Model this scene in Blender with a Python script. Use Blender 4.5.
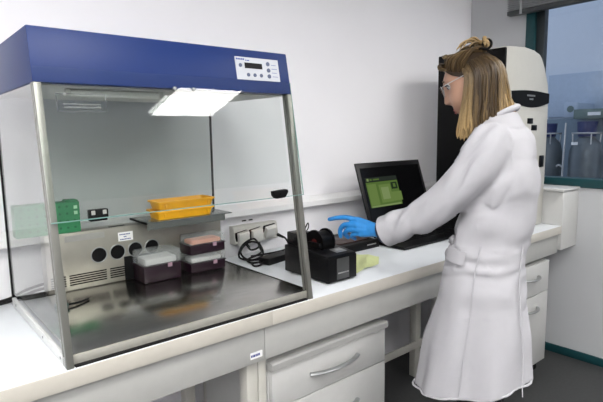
import bpy, bmesh, math, random
from mathutils import Vector, Matrix, noise

for _o in list(bpy.data.objects):
    bpy.data.objects.remove(_o)
S = bpy.context.scene
COL = S.collection
rnd = random.Random(7)

# ------------------------------------------------------------------ camera
cam_d = bpy.data.cameras.new('camera')
cam_d.sensor_width = 36.0
cam_d.lens = 36.0 * 502.25 / 603.0
cam_d.clip_start = 0.02
cam = bpy.data.objects.new('camera', cam_d)
COL.objects.link(cam)
cr = (0.7646514, -0.6442790, -0.0145878)
cu = (0.0964224, 0.0919972, 0.9910798)
cf = (0.6371899, 0.7592372, -0.1324687)
cm = Matrix(((cr[0], cu[0], -cf[0]), (cr[1], cu[1], -cf[1]), (cr[2], cu[2], -cf[2]))).to_4x4()
cm.translation = (-0.31494, -1.2905, 1.49)
cam.matrix_world = cm
S.camera = cam

# ------------------------------------------------------------------ world, exposure
S.view_settings.view_transform = 'Standard'
S.view_settings.look = 'None'
S.view_settings.exposure = 0.30
S.view_settings.gamma = 1.0
S.view_settings.use_curve_mapping = False
S.cycles.transparent_max_bounces = 48
W = bpy.data.worlds.new('world')
S.world = W
W.use_nodes = True
W.node_tree.nodes['Background'].inputs['Color'].default_value = (0.62, 0.70, 0.85, 1)
W.node_tree.nodes['Background'].inputs['Strength'].default_value = 0.9
LAMP = 21.5                       # radiance of the ceiling light diffusers
PANELS = [(1.925, -2.41), (-0.10, -2.34), (-1.70, -2.34), (2.50, -1.20), (0.0, -1.10), (-1.20, -1.10), (-1.40, -3.30), (-0.30, -3.30)]  # first is mirrored in the sash; the others are unseen, added for brightness

# ------------------------------------------------------------------ helpers
INV = {}


def tag(o, label=None, cat=None, group=None, kind=None):
    if label: o['label'] = label
    if cat: o['category'] = cat
    if group: o['group'] = group
    if kind: o['kind'] = kind
    return o


def thing(name, label, cat, loc=(0, 0, 0), rotz=0.0, group=None):
    o = bpy.data.objects.new(name, None)
    o.empty_display_size = 0.05
    COL.objects.link(o)
    o.location = loc
    o.rotation_euler = (0, 0, rotz)
    INV[o.name] = (Matrix.Translation(loc) @ Matrix.Rotation(rotz, 4, 'Z')).inverted()
    return tag(o, label, cat, group)


def rootmat(o):
    while o.parent is not None:
        o = o.parent
    return INV.get(o.name, Matrix.Identity(4))


class MB:
    """collects shapes into one bmesh"""
    def __init__(self):
        self.bm = bmesh.new()

    def _add(self, tmp, mtx=None):
        if mtx is not None:
            bmesh.ops.transform(tmp, matrix=mtx, verts=tmp.verts)
        me = bpy.data.meshes.new('tmp')
        tmp.to_mesh(me); tmp.free()
        self.bm.from_mesh(me)
        bpy.data.meshes.remove(me)
        return self

    def box(self, x0, x1, y0, y1, z0, z1, bevel=0.0, seg=2, mtx=None):
        t = bmesh.new()
        bmesh.ops.create_cube(t, size=1.0)
        for v in t.verts:
            v.co = Vector(((x0 + x1) / 2 + v.co.x * (x1 - x0), (y0 + y1) / 2 + v.co.y * (y1 - y0), (z0 + z1) / 2 + v.co.z * (z1 - z0)))
        if bevel > 0:
            bmesh.ops.bevel(t, geom=list(t.edges), offset=bevel, segments=seg, affect='EDGES', profile=0.5, clamp_overlap=True)
        return self._add(t, mtx)

    def prism(self, poly, a0, a1, axis='x', bevel=0.0, mtx=None):
        """poly: list of 2-D points. axis x: (y,z); y: (x,z); z: (x,y)"""
        t = bmesh.new()
        def mk(p, a):
            return (a, p[0], p[1]) if axis == 'x' else (p[0], a, p[1]) if axis == 'y' else (p[0], p[1], a)
        A = [t.verts.new(mk(p, a0)) for p in poly]
        B = [t.verts.new(mk(p, a1)) for p in poly]
        n = len(poly)
        t.faces.new(A); t.faces.new(B[::-1])
        for i in range(n):
            t.faces.new((A[i], B[i], B[(i + 1) % n], A[(i + 1) % n]))
        bmesh.ops.recalc_face_normals(t, faces=t.faces)
        if bevel > 0:
            bmesh.ops.bevel(t, geom=list(t.edges), offset=bevel, segments=2, affect='EDGES', profile=0.5, clamp_overlap=True)
        return self._add(t, mtx)

    def cyl(self, p0, p1, r0, r1=None, n=20, cap=True):
        r1 = r0 if r1 is None else r1
        return self.tube([p0, p1], [r0, r1], n, cap)

    def tube(self, pts, r, n=8, cap=True, flat=None):
        pts = [Vector(p) for p in pts]
        m = len(pts)
        rr = r if isinstance(r, (list, tuple)) else [r] * m
        bm = self.bm
        tang = []
        for i in range(m):
            d = pts[min(i + 1, m - 1)] - pts[max(i - 1, 0)]
            tang.append(d.normalized() if d.length > 1e-9 else Vector((0, 0, 1)))
        ref = Vector((0, 0, 1)) if abs(tang[0].z) < 0.9 else Vector((1, 0, 0))
        u = tang[0].cross(ref).normalized()
        rings = []
        for i in range(m):
            t = tang[i]
            u = (u - t * u.dot(t))
            u = u.normalized() if u.length > 1e-9 else t.orthogonal().normalized()
            v = t.cross(u)
            ring = []
            for k in range(n):
                a = 2 * math.pi * k / n
                ring.append(bm.verts.new(pts[i] + u * (math.cos(a) * rr[i]) + v * (math.sin(a) * rr[i] * (flat or 1.0))))
            rings.append(ring)
        for i in range(m - 1):
            for k in range(n):
                bm.faces.new((rings[i][k], rings[i][(k + 1) % n], rings[i + 1][(k + 1) % n], rings[i + 1][k]))
        if cap:
            bm.faces.new(rings[0][::-1]); bm.faces.new(rings[-1])
        return self

    def loft(self, rings, cap=True, closed=True):
        bm = self.bm
        R = [[bm.verts.new(p) for p in ring] for ring in rings]
        n = len(R[0])
        for i in range(len(R) - 1):
            for k in range(n if closed else n - 1):
                bm.faces.new((R[i][k], R[i][(k + 1) % n], R[i + 1][(k + 1) % n], R[i + 1][k]))
        if cap and closed:
            bm.faces.new(R[0][::-1]); bm.faces.new(R[-1])
        return self

    def sphere(self, c, r, seg=16, rings=10, scale=(1, 1, 1)):
        t = bmesh.new()
        bmesh.ops.create_uvsphere(t, u_segments=seg, v_segments=rings, radius=r)
        for v in t.verts:
            v.co = Vector((v.co.x * scale[0] + c[0], v.co.y * scale[1] + c[1], v.co.z * scale[2] + c[2]))
        return self._add(t)

    def torus(self, c, ax, R, r, n=24, m=8, flat=1.0):
        ax = Vector(ax).normalized()
        u = ax.orthogonal().normalized(); v = ax.cross(u)
        pts = [Vector(c) + u * (R * math.cos(2 * math.pi * i / n)) + v * (R * flat * math.sin(2 * math.pi * i / n)) for i in range(n + 1)]
        return self.tube(pts, r, m, cap=False)

    def build(self, name, mat, parent=None, sharp=35, recalc=True, local=False):
        if recalc:
            bmesh.ops.recalc_face_normals(self.bm, faces=self.bm.faces)
        me = bpy.data.meshes.new(name)
        self.bm.to_mesh(me); self.bm.free()
        if parent is not None and not local:
            me.transform(rootmat(parent))
        me.materials.append(mat)
        for p in me.polygons:
            p.use_smooth = True
        me.set_sharp_from_angle(angle=math.radians(sharp))
        o = bpy.data.objects.new(name, me)
        COL.objects.link(o)
        if parent is not None:
            o.parent = parent
        return o


def smooth_path(pts, k=6):
    pts = [Vector(p) for p in pts]
    out = []
    n = len(pts)
    for i in range(n - 1):
        p0, p1, p2, p3 = pts[max(i - 1, 0)], pts[i], pts[i + 1], pts[min(i + 2, n - 1)]
        for j in range(k):
            t = j / k
            out.append(0.5 * ((2 * p1) + (p2 - p0) * t + (2 * p0 - 5 * p1 + 4 * p2 - p3) * t * t + (3 * p1 - p0 - 3 * p2 + p3) * t ** 3))
    out.append(pts[-1])
    return out


def struct(o):
    o['kind'] = 'structure'
    return o


# ------------------------------------------------------------------ materials
def mat(name, col, rough=0.5, metal=0.0, spec=0.5, var=0.04, scale=30.0, bump=0.0, bscale=200.0, coat=0.0, stretch=None):
    m = bpy.data.materials.new(name)
    m.use_nodes = True
    nt = m.node_tree
    b = nt.nodes['Principled BSDF']
    b.inputs['Roughness'].default_value = rough
    b.inputs['Metallic'].default_value = metal
    b.inputs['Specular IOR Level'].default_value = spec
    b.inputs['Coat Weight'].default_value = coat
    tc = nt.nodes.new('ShaderNodeTexCoord')
    src = tc.outputs['Object']
    if stretch:
        mp = nt.nodes.new('ShaderNodeMapping')
        mp.inputs['Scale'].default_value = stretch
        nt.links.new(src, mp.inputs['Vector'])
        src = mp.outputs['Vector']
    nz = nt.nodes.new('ShaderNodeTexNoise')
    nz.inputs['Scale'].default_value = scale
    nz.inputs['Detail'].default_value = 3
    nt.links.new(src, nz.inputs['Vector'])
    rp = nt.nodes.new('ShaderNodeValToRGB')
    rp.color_ramp.elements[0].position = 0.3
    rp.color_ramp.elements[1].position = 0.7
    rp.color_ramp.elements[0].color = tuple(max(0, c * (1 - var)) for c in col) + (1,)
    rp.color_ramp.elements[1].color = tuple(min(1, c * (1 + var)) for c in col) + (1,)
    nt.links.new(nz.outputs['Fac'], rp.inputs['Fac'])
    nt.links.new(rp.outputs['Color'], b.inputs['Base Color'])
    if bump > 0:
        n2 = nt.nodes.new('ShaderNodeTexNoise')
        n2.inputs['Scale'].default_value = bscale
        nt.links.new(src, n2.inputs['Vector'])
        bp = nt.nodes.new('ShaderNodeBump')
        bp.inputs['Strength'].default_value = bump
        bp.inputs['Distance'].default_value = 0.002
        nt.links.new(n2.outputs['Fac'], bp.inputs['Height'])
        nt.links.new(bp.outputs['Normal'], b.inputs['Normal'])
    return m


def glass(name, tint, ior=1.9, rough=0.0):
    """thin clear sheet: tinted transmission with a Fresnel mirror on its outer faces"""
    m = bpy.data.materials.new(name)
    m.use_nodes = True
    nt = m.node_tree
    nt.nodes.clear()
    out = nt.nodes.new('ShaderNodeOutputMaterial')
    tr = nt.nodes.new('ShaderNodeBsdfTransparent')
    tr.inputs['Color'].default_value = tuple(tint) + (1,)
    gl = nt.nodes.new('ShaderNodeBsdfGlossy')
    gl.inputs['Roughness'].default_value = rough
    fr = nt.nodes.new('ShaderNodeFresnel')
    fr.inputs['IOR'].default_value = ior
    geo = nt.nodes.new('ShaderNodeNewGeometry')
    inv = nt.nodes.new('ShaderNodeMath'); inv.operation = 'SUBTRACT'; inv.inputs[0].default_value = 1.0
    mul = nt.nodes.new('ShaderNodeMath'); mul.operation = 'MULTIPLY'
    mix = nt.nodes.new('ShaderNodeMixShader')
    nt.links.new(geo.outputs['Backfacing'], inv.inputs[1])
    nt.links.new(fr.outputs['Fac'], mul.inputs[0])
    nt.links.new(inv.outputs[0], mul.inputs[1])
    nt.links.new(mul.outputs[0], mix.inputs['Fac'])
    nt.links.new(tr.outputs[0], mix.inputs[1])
    nt.links.new(gl.outputs[0], mix.inputs[2])
    nt.links.new(mix.outputs[0], out.inputs['Surface'])
    return m


def frost(m, col, fac):
    """milky plastic: part of the light is scattered by the sheet itself"""
    nt = m.node_tree
    out = nt.nodes['Material Output'] if 'Material Output' in nt.nodes else [n for n in nt.nodes if n.type == 'OUTPUT_MATERIAL'][0]
    src = out.inputs['Surface'].links[0].from_socket
    df = nt.nodes.new('ShaderNodeBsdfDiffuse'); df.inputs['Color'].default_value = tuple(col) + (1,)
    mx = nt.nodes.new('ShaderNodeMixShader'); mx.inputs['Fac'].default_value = fac
    nt.links.new(src, mx.inputs[1]); nt.links.new(df.outputs[0], mx.inputs[2])
    nt.links.new(mx.outputs[0], out.inputs['Surface'])


def emit(name, col, strength):
    m = bpy.data.materials.new(name)
    m.use_nodes = True
    nt = m.node_tree
    nt.nodes.clear()
    out = nt.nodes.new('ShaderNodeOutputMaterial')
    e = nt.nodes.new('ShaderNodeEmission')
    e.inputs['Color'].default_value = tuple(col) + (1,)
    e.inputs['Strength'].default_value = strength
    nt.links.new(e.outputs[0], out.inputs['Surface'])
    return m


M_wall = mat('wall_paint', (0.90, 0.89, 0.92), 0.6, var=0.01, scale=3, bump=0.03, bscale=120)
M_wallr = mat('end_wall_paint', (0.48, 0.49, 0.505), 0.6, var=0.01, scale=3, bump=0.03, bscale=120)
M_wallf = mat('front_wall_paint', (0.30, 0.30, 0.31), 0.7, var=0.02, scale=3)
M_ceil = mat('ceiling_tile', (0.82, 0.82, 0.82), 0.8, var=0.02, scale=40)
M_floor = mat('dark_vinyl', (0.036, 0.037, 0.0375), 0.5, var=0.15, scale=60)
M_teal = mat('teal_paint', (0.006, 0.050, 0.058), 0.4, var=0.05)
M_dteal = mat('dark_gasket', (0.015, 0.022, 0.025), 0.5)
M_trunk = mat('white_trunking', (0.84, 0.84, 0.84), 0.35, var=0.01)
M_top = mat('worktop_laminate', (0.74, 0.77, 0.80), 0.28, var=0.02, scale=8, spec=0.5)
M_edge = mat('cream_edge_band', (0.49, 0.465, 0.415), 0.4, var=0.02)
M_apron = mat('grey_steel_paint', (0.39, 0.39, 0.375), 0.45, var=0.02)
M_leg = mat('cream_steel_paint', (0.48, 0.47, 0.43), 0.4, var=0.02)
M_cab = mat('drawer_white', (0.48, 0.48, 0.47), 0.4, var=0.015)
M_cabtop = mat('drawer_grey_rail', (0.33, 0.33, 0.32), 0.45, var=0.02)
M_handle = mat('satin_handle', (0.30, 0.31, 0.31), 0.35, metal=0.6)
M_black = mat('black_plastic', (0.0035, 0.0035, 0.004), 0.4, var=0.1, spec=0.14)
M_blackm = mat('black_matt', (0.004, 0.004, 0.0045), 0.6, var=0.1, spec=0.12)
M_rubber = mat('black_rubber', (0.004, 0.004, 0.0045), 0.5, var=0.1, spec=0.15)
M_blue = mat('navy_blue_enamel', (0.008, 0.026, 0.125), 0.42, spec=0.25, var=0.06, scale=400, bump=0.12, bscale=700)
M_steel = mat('brushed_steel', (0.40, 0.40, 0.37), 0.22, metal=1.0, var=0.05, scale=40, stretch=(1, 12, 1))
M_deck = mat('polished_steel_deck', (0.43, 0.42, 0.395), 0.2, metal=1.0, var=0.06, scale=12, stretch=(1, 6, 1))
M_unit = mat('satin_steel_panel', (0.33, 0.32, 0.28), 0.38, metal=0.75, var=0.04, scale=20)
M_post = mat('aluminium_post', (0.22, 0.22, 0.20), 0.4, metal=0.6, var=0.04)
M_rail = mat('white_rail', (0.66, 0.67, 0.66), 0.35, var=0.03)
M_under = mat('hood_lining_grey', (0.52, 0.53, 0.52), 0.5, var=0.02)
M_sash = glass('sash_glass', (0.965, 0.98, 0.972), 1.5)
M_sash2 = glass('inner_sash_glass', (0.975, 0.985, 0.98), 1.4)
M_side = glass('side_glass', (0.985, 0.985, 0.985), 1.5)
M_sidel = glass('left_side_glass', (0.985, 0.985, 0.985), 2.4)
M_backp = glass('smoked_back_glass', (0.845, 0.86, 0.85), 1.45)
M_tube = mat('uv_tube_glass', (0.85, 0.85, 0.83), 0.2, var=0.01)
M_panel = mat('control_panel_grey', (0.46, 0.48, 0.52), 0.4, var=0.02)
M_btn = mat('button_blue_grey', (0.06, 0.08, 0.15), 0.4)
M_ink = mat('dark_ink', (0.03, 0.035, 0.06), 0.6)
M_inkb = mat('blue_ink', (0.03, 0.05, 0.25), 0.6)
M_paperw = mat('white_label', (0.80, 0.80, 0.80), 0.6, var=0.02)
M_yellow = mat('yellow_plastic', (0.78, 0.38, 0.008), 0.4, var=0.05)
M_green = mat('green_plastic', (0.028, 0.19, 0.080), 0.45, var=0.06)
M_dgreen = mat('dark_green_hole', (0.015, 0.12, 0.05), 0.6)
M_purple = mat('dark_purple_plastic', (0.010, 0.002, 0.007), 0.35, var=0.1)
M_clear = glass('clear_lid_plastic', (0.90, 0.91, 0.91), 1.7, 0.25)
frost(M_clear, (0.46, 0.48, 0.48), 0.28)
M_tips = mat('white_tips', (0.62, 0.62, 0.60), 0.6)
M_otips = mat('orange_tips', (0.72, 0.26, 0.13), 0.6)
M_pink = mat('pinkish_clasp', (0.30, 0.19, 0.24), 0.4)
M_wplast = mat('white_plug_plastic', (0.66, 0.65, 0.62), 0.4, var=0.02)
M_note = mat('yellow_green_paper', (0.68, 0.74, 0.36), 0.7, var=0.03)
M_cream = mat('imager_cream', (0.45, 0.44, 0.40), 0.4, var=0.015)
M_lapt = mat('laptop_black', (0.005, 0.005, 0.0055), 0.35, var=0.1, spec=0.2)
M_lcd = mat('lcd_off', (0.003, 0.003, 0.0035), 0.2, spec=0.15)
M_silver = mat('silver_trim', (0.45, 0.45, 0.45), 0.3, metal=0.7)
M_glove = mat('nitrile_blue', (0.022, 0.215, 0.56), 0.42, var=0.08, scale=50, bump=0.15, bscale=300)
M_glovecuff = mat('navy_knit', (0.010, 0.022, 0.055), 0.7)
M_coat = mat('white_cotton', (0.435, 0.43, 0.455), 0.85, spec=0.2, var=0.015, bump=0.1, bscale=900)
M_trous = mat('black_cloth', (0.009, 0.009, 0.011), 0.85, spec=0.2)
M_skin = mat('skin', (0.42, 0.24, 0.165), 0.5, var=0.05, scale=20)
M_lip = mat('lip', (0.42, 0.13, 0.12), 0.45)
M_eye = mat('eye_white', (0.55, 0.55, 0.55), 0.2)
M_iris = mat('iris_dark', (0.03, 0.03, 0.04), 0.2)
M_lens = glass('spectacle_lens', (0.90, 0.93, 0.95), 1.6)
M_shoe = mat('black_leather', (0.012, 0.012, 0.012), 0.35)
M_blind = mat('blind_slat_grey', (0.30, 0.31, 0.32), 0.45)
M_blindd = mat('blind_rail_dark', (0.045, 0.05, 0.052), 0.45)
M_winglass = glass('window_glass', (0.93, 0.955, 0.98), 1.5)
M_far = mat('blue_grey_far_wall', (0.60, 0.65, 0.72), 0.7, var=0.02)
M_board = mat('blue_board', (0.40, 0.47, 0.57), 0.7)
M_dewar = mat('dark_steel_vessel', (0.105, 0.125, 0.14), 0.35, metal=0.2, var=0.2, scale=8)
M_dewarb = mat('blue_cap', (0.02, 0.03, 0.12), 0.5)
M_shelfg = mat('grey_green_box', (0.12, 0.17, 0.16), 0.6)
M_diff = emit('lamp_diffuser', (1.0, 0.985, 0.96), LAMP)
M_diff2 = emit('lamp_diffuser_far', (0.90, 0.95, 1.0), 9.5)


def hair_mat():
    m = bpy.data.materials.new('dark_blonde_hair')
    m.use_nodes = True
    nt = m.node_tree
    b = nt.nodes['Principled BSDF']
    b.inputs['Roughness'].default_value = 0.42
    b.inputs['Specular IOR Level'].default_value = 0.25
    at = nt.nodes.new('ShaderNodeVertexColor')
    at.layer_name = 'strand'
    nt.links.new(at.outputs['Color'], b.inputs['Base Color'])
    return m


M_hair = hair_mat()

# ------------------------------------------------------------------ room shell
CEIL = 2.69
XL, XR, YF, YB = -2.4, 3.07, -3.8, 0.80
struct(MB().box(XL - 0.1, 6.2, YF - 0.1, 2.6, -0.08, 0).build('floor', M_floor))
struct(MB().box(XL - 0.1, XR + 0.1, YF - 0.1, YB + 0.1, CEIL, CEIL + 0.08).build('ceiling', M_ceil))
struct(MB().box(XL - 0.1, XR + 0.1, YB, YB + 0.1, 0, CEIL).build('wall_back', M_wall))
struct(MB().box(XL - 0.1, XL, YF, YB, 0, CEIL).build('wall_left', M_wall))
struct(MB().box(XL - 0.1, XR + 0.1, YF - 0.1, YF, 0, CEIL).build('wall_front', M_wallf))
WY0, WY1, WZ0, WZ1 = -1.30, 0.387, 1.128, 2.42
w = MB()
w.box(XR, XR + 0.1, YF, WY0, 0, CEIL).box(XR, XR + 0.1, WY1, YB, 0, CEIL)
w.box(XR, XR + 0.1, WY0, WY1, 0, WZ0).box(XR, XR + 0.1, WY0, WY1, WZ1, CEIL)
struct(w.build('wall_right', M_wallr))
# window
wf = MB()
wf.box(XR - 0.012, XR + 0.1, 0.327, WY1, WZ0, WZ1, 0.003).box(XR - 0.012, XR + 0.1, WY0, WY0 + 0.06, WZ0, WZ1, 0.003)
wf.box(XR - 0.012, XR + 0.1, WY0 + 0.06, 0.327, WZ0, WZ0 + 0.055, 0.003).box(XR - 0.012, XR + 0.1, WY0 + 0.06, 0.327, WZ1 - 0.06, WZ1, 0.003)
win = struct(wf.build('window_1', M_teal))
g = MB()
g.box(XR + 0.01, XR + 0.06, 0.272, 0.327, WZ0 + 0.055, WZ1 - 0.06, 0.003)
g.build('window_gasket', M_dteal, win)
MB().box(XR + 0.03, XR + 0.036, WY0 + 0.06, 0.272, WZ0 + 0.055, WZ1 - 0.06).build('window_pane', M_winglass, win)
struct(MB().box(XR - 0.012, XR, YF, YB, 0, 0.055, 0.003).build('baseboard_right', M_teal))
# trunking ledge along the back wall and boxing on the end wall
struct(MB().prism([(0.80, 1.150), (0.745, 1.132), (0.738, 1.127), (0.738, 1.100), (0.742, 1.098), (0.80, 1.098)], XL, XR, 'x').build('trim_1', M_trunk))
b = MB()
b.box(2.842, XR, 0.0, 0.735, 0.757, 1.118, 0.004)
b.box(2.822, XR, -0.008, 0.735, 1.120, 1.135, 0.003)
struct(b.build('trim_2', M_cab))

# ------------------------------------------------------------------ ceiling lights
for i, (x, y) in enumerate(PANELS):
    if i == 0: lab = 'square ceiling light panel mirrored in the top of the hood glass'
    else: lab = 'square white ceiling light panel above the laboratory, out of view'
    t = thing('ceiling_light', lab, 'ceiling light', (x, y, CEIL), 0, 'ceiling light panels' if i else None)
    f = MB()
    for s in (-1, 1):
        f.box(x + s * 0.325 - 0.012, x + s * 0.325 + 0.012, y - 0.337, y + 0.337, CEIL - 0.02, CEIL)
        f.box(x - 0.313, x + 0.313, y + s * 0.325 - 0.012, y + s * 0.325 + 0.012, CEIL - 0.02, CEIL)
    f.build('frame', M_trunk, t)
    MB().box(x - 0.313, x + 0.313, y - 0.313, y + 0.313, CEIL - 0.012, CEIL - 0.004).build('diffuser', M_diff, t)

# ------------------------------------------------------------------ room beyond the window
struct(MB().box(5.0, 5.08, -3.0, 2.6, 0, 2.9).build('wall_beyond', M_far))
o = MB().box(4.975, 4.998, 0.56, 1.08, 1.62, 2.04, 0.004).build('wall_board', M_board)
tag(o, 'blue board on the far wall beyond the window', 'board')


o = MB().box(4.93, 4.998, -1.2, 1.2, 0.0, 1.60, 0.004).build('wall_panel', mat('slate_panel', (0.14, 0.19, 0.235), 0.6))
struct(o)


def vessel(x, y, r, top, label):
    t = thing('gas_vessel', label, 'vessel', (x, y, 0), 0, None)
    prof = [(r * 0.96, 0.0), (r, 0.05), (r, 1.22), (r * 0.97, 1.30), (r * 0.82, 1.375), (r * 0.5, 1.42), (r * 0.42, 1.43)]
    rings = [[(x + rr * math.cos(a), y + rr * math.sin(a), z) for a in [2 * math.pi * k / 28 for k in range(28)]] for rr, z in prof]
    MB().loft(rings).build('tank', M_dewar, t)
    c = MB().cyl((x, y, 1.431), (x, y, top), r * 0.52, r * 0.60, 20)
    c.build('cap', M_dewarb, t)
    h = MB().torus((x, y, 1.46), (0, 0, 1), r * 0.85, 0.008, 24, 6)
    for a in (0.6, 2.2, 3.8, 5.4):
        h.cyl((x + r * 0.8 * math.cos(a), y + r * 0.8 * math.sin(a), 1.36), (x + r * 0.85 * math.cos(a), y + r * 0.85 * math.sin(a), 1.46), 0.006, n=8)
    h.build('guard_ring', M_silver, t)
    MB().box(x - r - 0.006, x - r + 0.003, y + 0.02, y + 0.07, 1.36, 1.385).build('label_plate', M_paperw, t)


vessel(4.45, 0.49, 0.135, 1.56, 'dark round vessel with blue cap, larger of two beyond the window')
vessel(4.45, 0.83, 0.135, 1.55, 'dark vessel with blue cap half hidden behind the tall imager')
t = thing('overhead_cabinet', 'grey green box unit above the vessels beyond the window', 'cabinet', (4.6, 0.46, 1.58))
MB().box(4.42, 4.99, 0.20, 0.60, 1.585, 1.668, 0.004).build('body', M_shelfg, t)
MB().box(4.412, 4.42, 0.38, 0.48, 1.612, 1.64).build('label_plate', M_paperw, t)
t = thing('wall_gauge', 'pale blue boxy gauge left of the box unit beyond window', 'gauge', (4.6, 0.72, 1.58))
MB().box(4.6, 4.99, 0.64, 0.76, 1.60, 1.74, 0.01).build('body', M_board, t)
MB().cyl((4.595, 0.70, 1.68), (4.6, 0.70, 1.68), 0.03, n=20).build('dial', M_shelfg, t)
t = thing('stand_pole', 'thin pale upright pole beyond the window between the vessels', 'pole', (4.2, 0.60, 0))
MB().cyl((4.2, 0.60, 0.02), (4.2, 0.568, 1.55), 0.008, n=8).build('pole', M_silver, t)
MB().cyl((4.2, 0.60, 0.0), (4.2, 0.60, 0.02), 0.07, n=20).build('foot', M_dewar, t)
MB().tube(smooth_path([(4.2, 0.574, 1.17), (4.2, 0.61, 1.19), (4.2, 0.63, 1.175)]), 0.008, 8).build('clamp', M_silver, t)

# blind
t = thing('venetian_blind', 'raised grey slatted blind at the top of the window', 'blind', (2.98, -0.4, 2.24))
MB().box(2.965, 3.015, WY0, 0.475, 2.243, 2.272, 0.006).build('bottom_rail', M_blindd, t)
for k in range(10):
    MB().box(2.963, 3.017, WY0, 0.472, 2.276 + k * 0.012, 2.282 + k * 0.012, 0.0015).build('slat', M_blind, t)
MB().box(2.955, 3.025, WY0, 0.48, 2.40, 2.45, 0.004).build('head_rail', M_blind, t)
MB().box(2.958, 2.962, 0.37, 0.385, 2.24, 2.40).build('tape', M_blind, t)

# ------------------------------------------------------------------ workbenches
def bench(x0, x1, ax0, ax1, label, legs, rlegs, rail):
    t = thing('workbench', label, 'workbench', ((x0 + x1) / 2, 0.4, 0))
    MB().box(x0, x1, 0.003, 0.738, 0.862, 0.910, 0.0015).build('worktop', M_top, t)
    MB().box(x0, x1, -0.001, 0.003, 0.862, 0.909, 0.001).build('edge_band', M_edge, t)
    MB().box(ax0, ax1, 0.02, 0.04, 0.740, 0.862, 0.001).build('apron', M_apron, t)
    for a, c in legs:
        MB().box(a, c, 0.042, 0.09, 0.0, 0.861, 0.002).build('leg', M_leg, t)
    for a, c in rlegs:
        MB().box(a, c, 0.50, 0.545, 0.0, 0.861, 0.002).build('leg', M_leg, t)
    MB().box(rail[0], rail[1], 0.49, 0.499, 0.19, 0.236, 0.001).build('stretcher', M_leg, t)
    return t


bl = bench(XL + 0.002, 0.6325, XL + 0.002, 0.6145, 'white topped workbench under the blue hood, left of the seam', [(0.555, 0.598)], [(0.555, 0.598), (-0.9, -0.855)], (-0.9, 0.598))
br = bench(0.634, 2.838, 0.6165, 2.838, 'white topped workbench carrying laptop and label printer, right of the seam', [(0.602, 0.6335)], [(2.075, 2.125), (0.66, 0.70)], (0.66, 2.78))
lg = MB().box(0.556, 0.604, 0.0185, 0.0199, 0.757, 0.779)
lgo = lg.build('maker_plate', M_paperw, bl)
x = 0.5585
tl = MB()
for wd in (0.006, 0.005, 0.0065, 0.004, 0.006, 0.0035, 0.005):
    tl.box(x, x + wd * 0.7, 0.0178, 0.0185, 0.764, 0.772)
    x += wd
tl.build('plate_lettering', M_inkb, lgo)


def bow(mb, x0, x1, z, y, out):
    pts = []
    for i in range(13):
        f = i / 12
        pts.append((x0 + (x1 - x0) * f, y - out * math.sin(math.pi * f) ** 0.7 - 0.004, z))
    mb.tube(pts, 0.0105, 8, flat=0.6)


def pedestal(x0, x1, label, zs, hx, cap):
    t = thing('drawer_pedestal', label, 'drawer unit', ((x0 + x1) / 2, 0.3, 0))
    MB().box(x0, x1, 0.042, 0.485, 0.075, 0.715, 0.002).build('carcass', M_cab, t)
    if cap:
        MB().prism([(0.042, 0.718), (0.014, 0.718), (0.010, 0.714), (0.010, 0.692), (0.018, 0.688), (0.042, 0.688)], x0 - 0.003, x1 + 0.003, 'x').build('top_rail', M_cabtop, t)
    for i, (z0, z1) in enumerate(zs):
        d = MB().box(x0 + 0.002, x1 - 0.002, 0.020, 0.0415, z0, z1, 0.002).build('drawer', M_cab, t)
        hm = MB(); bow(hm, hx[0], hx[1], z1 - ((0.062 if i == 0 else 0.105) if cap else 0.075), 0.020, 0.030)
        hm.build('handle', M_handle, d)
    for cx in (x0 + 0.05, x1 - 0.05):
        for cy in (0.08, 0.44):
            c = MB().cyl((cx - 0.011, cy, 0.030), (cx + 0.011, cy, 0.030), 0.030, n=16)
            c.box(cx - 0.016, cx + 0.016, cy - 0.01, cy + 0.01, 0.05, 0.076)
            c.build('caster', M_blackm, t)


pedestal(0.640, 1.230, 'grey white drawer unit with bow handles beneath the printer', [(0.548, 0.686), (0.315, 0.543), (0.085, 0.310)], (0.81, 1.06), True)
pedestal(2.20, 2.742, 'far drawer unit behind the lab coat at the bench end', [(0.528, 0.712), (0.085, 0.522)], (2.44, 2.60), False)

# ------------------------------------------------------------------ hood
X0, X1 = 0.0, 0.816
YBK = 0.668
fy = lambda z: 0.004 + 0.144 * (z - 0.91)                  # front plane of the posts
hood = thing('sterile_hood', 'blue roofed glass sterile workstation hood standing on bench', 'hood', (0.408, 0.33, 0.91))
dk = MB()
dk.box(X0 + 0.02, X1 - 0.004, 0.024, YBK - 0.006, 0.930, 0.939, 0.0015)
dk.build('deck', M_deck, hood)
MB().box(X0 + 0.016, X1 - 0.004, 0.018, 0.0238, 0.9145, 0.9395, 0.001).build('front_lip', mat('satin_lip', (0.46, 0.45, 0.40), 0.4, metal=0.5), hood)
for x in (0.28, 0.55):
    MB().cyl((x, 0.0165, 0.930), (x, 0.018, 0.930), 0.0045, n=14).build('screw', M_silver, hood)
MB().box(X0 + 0.018, X1 - 0.02, 0.005, 0.030, 0.9104, 0.9142, 0.001).build('gap_strip', M_rubber, hood)  # black strip filling the gap below the front lip
for x in (0.08, 0.73):
    for y in (0.09, 0.58):
        MB().cyl((x, y, 0.9105), (x, y, 0.9298), 0.018, n=16).build('foot', M_rubber, hood)
lr = MB().prism([(0.006, 0.9105), (0.662, 0.9105), (0.662, 0.937), (0.010, 0.937)], -0.003, 0.008, 'x', 0.001)
lr.box(0.008, 0.0195, 0.03, 0.66, 0.9105, 0.9145)
lro = lr.build('side_rail', M_rail, hood)
for y in (0.06, 0.24, 0.60):
    MB().cyl((-0.0045, y, 0.925), (-0.003, y, 0.925), 0.004, n=10).build('screw', M_handle, lro)
MB().prism([(0.03, 0.9105), (0.662, 0.9105), (0.662, 0.940), (0.03, 0.940)], X1 - 0.0035, X1 + 0.003, 'x', 0.001).build('side_rail', M_blackm, hood)
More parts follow.
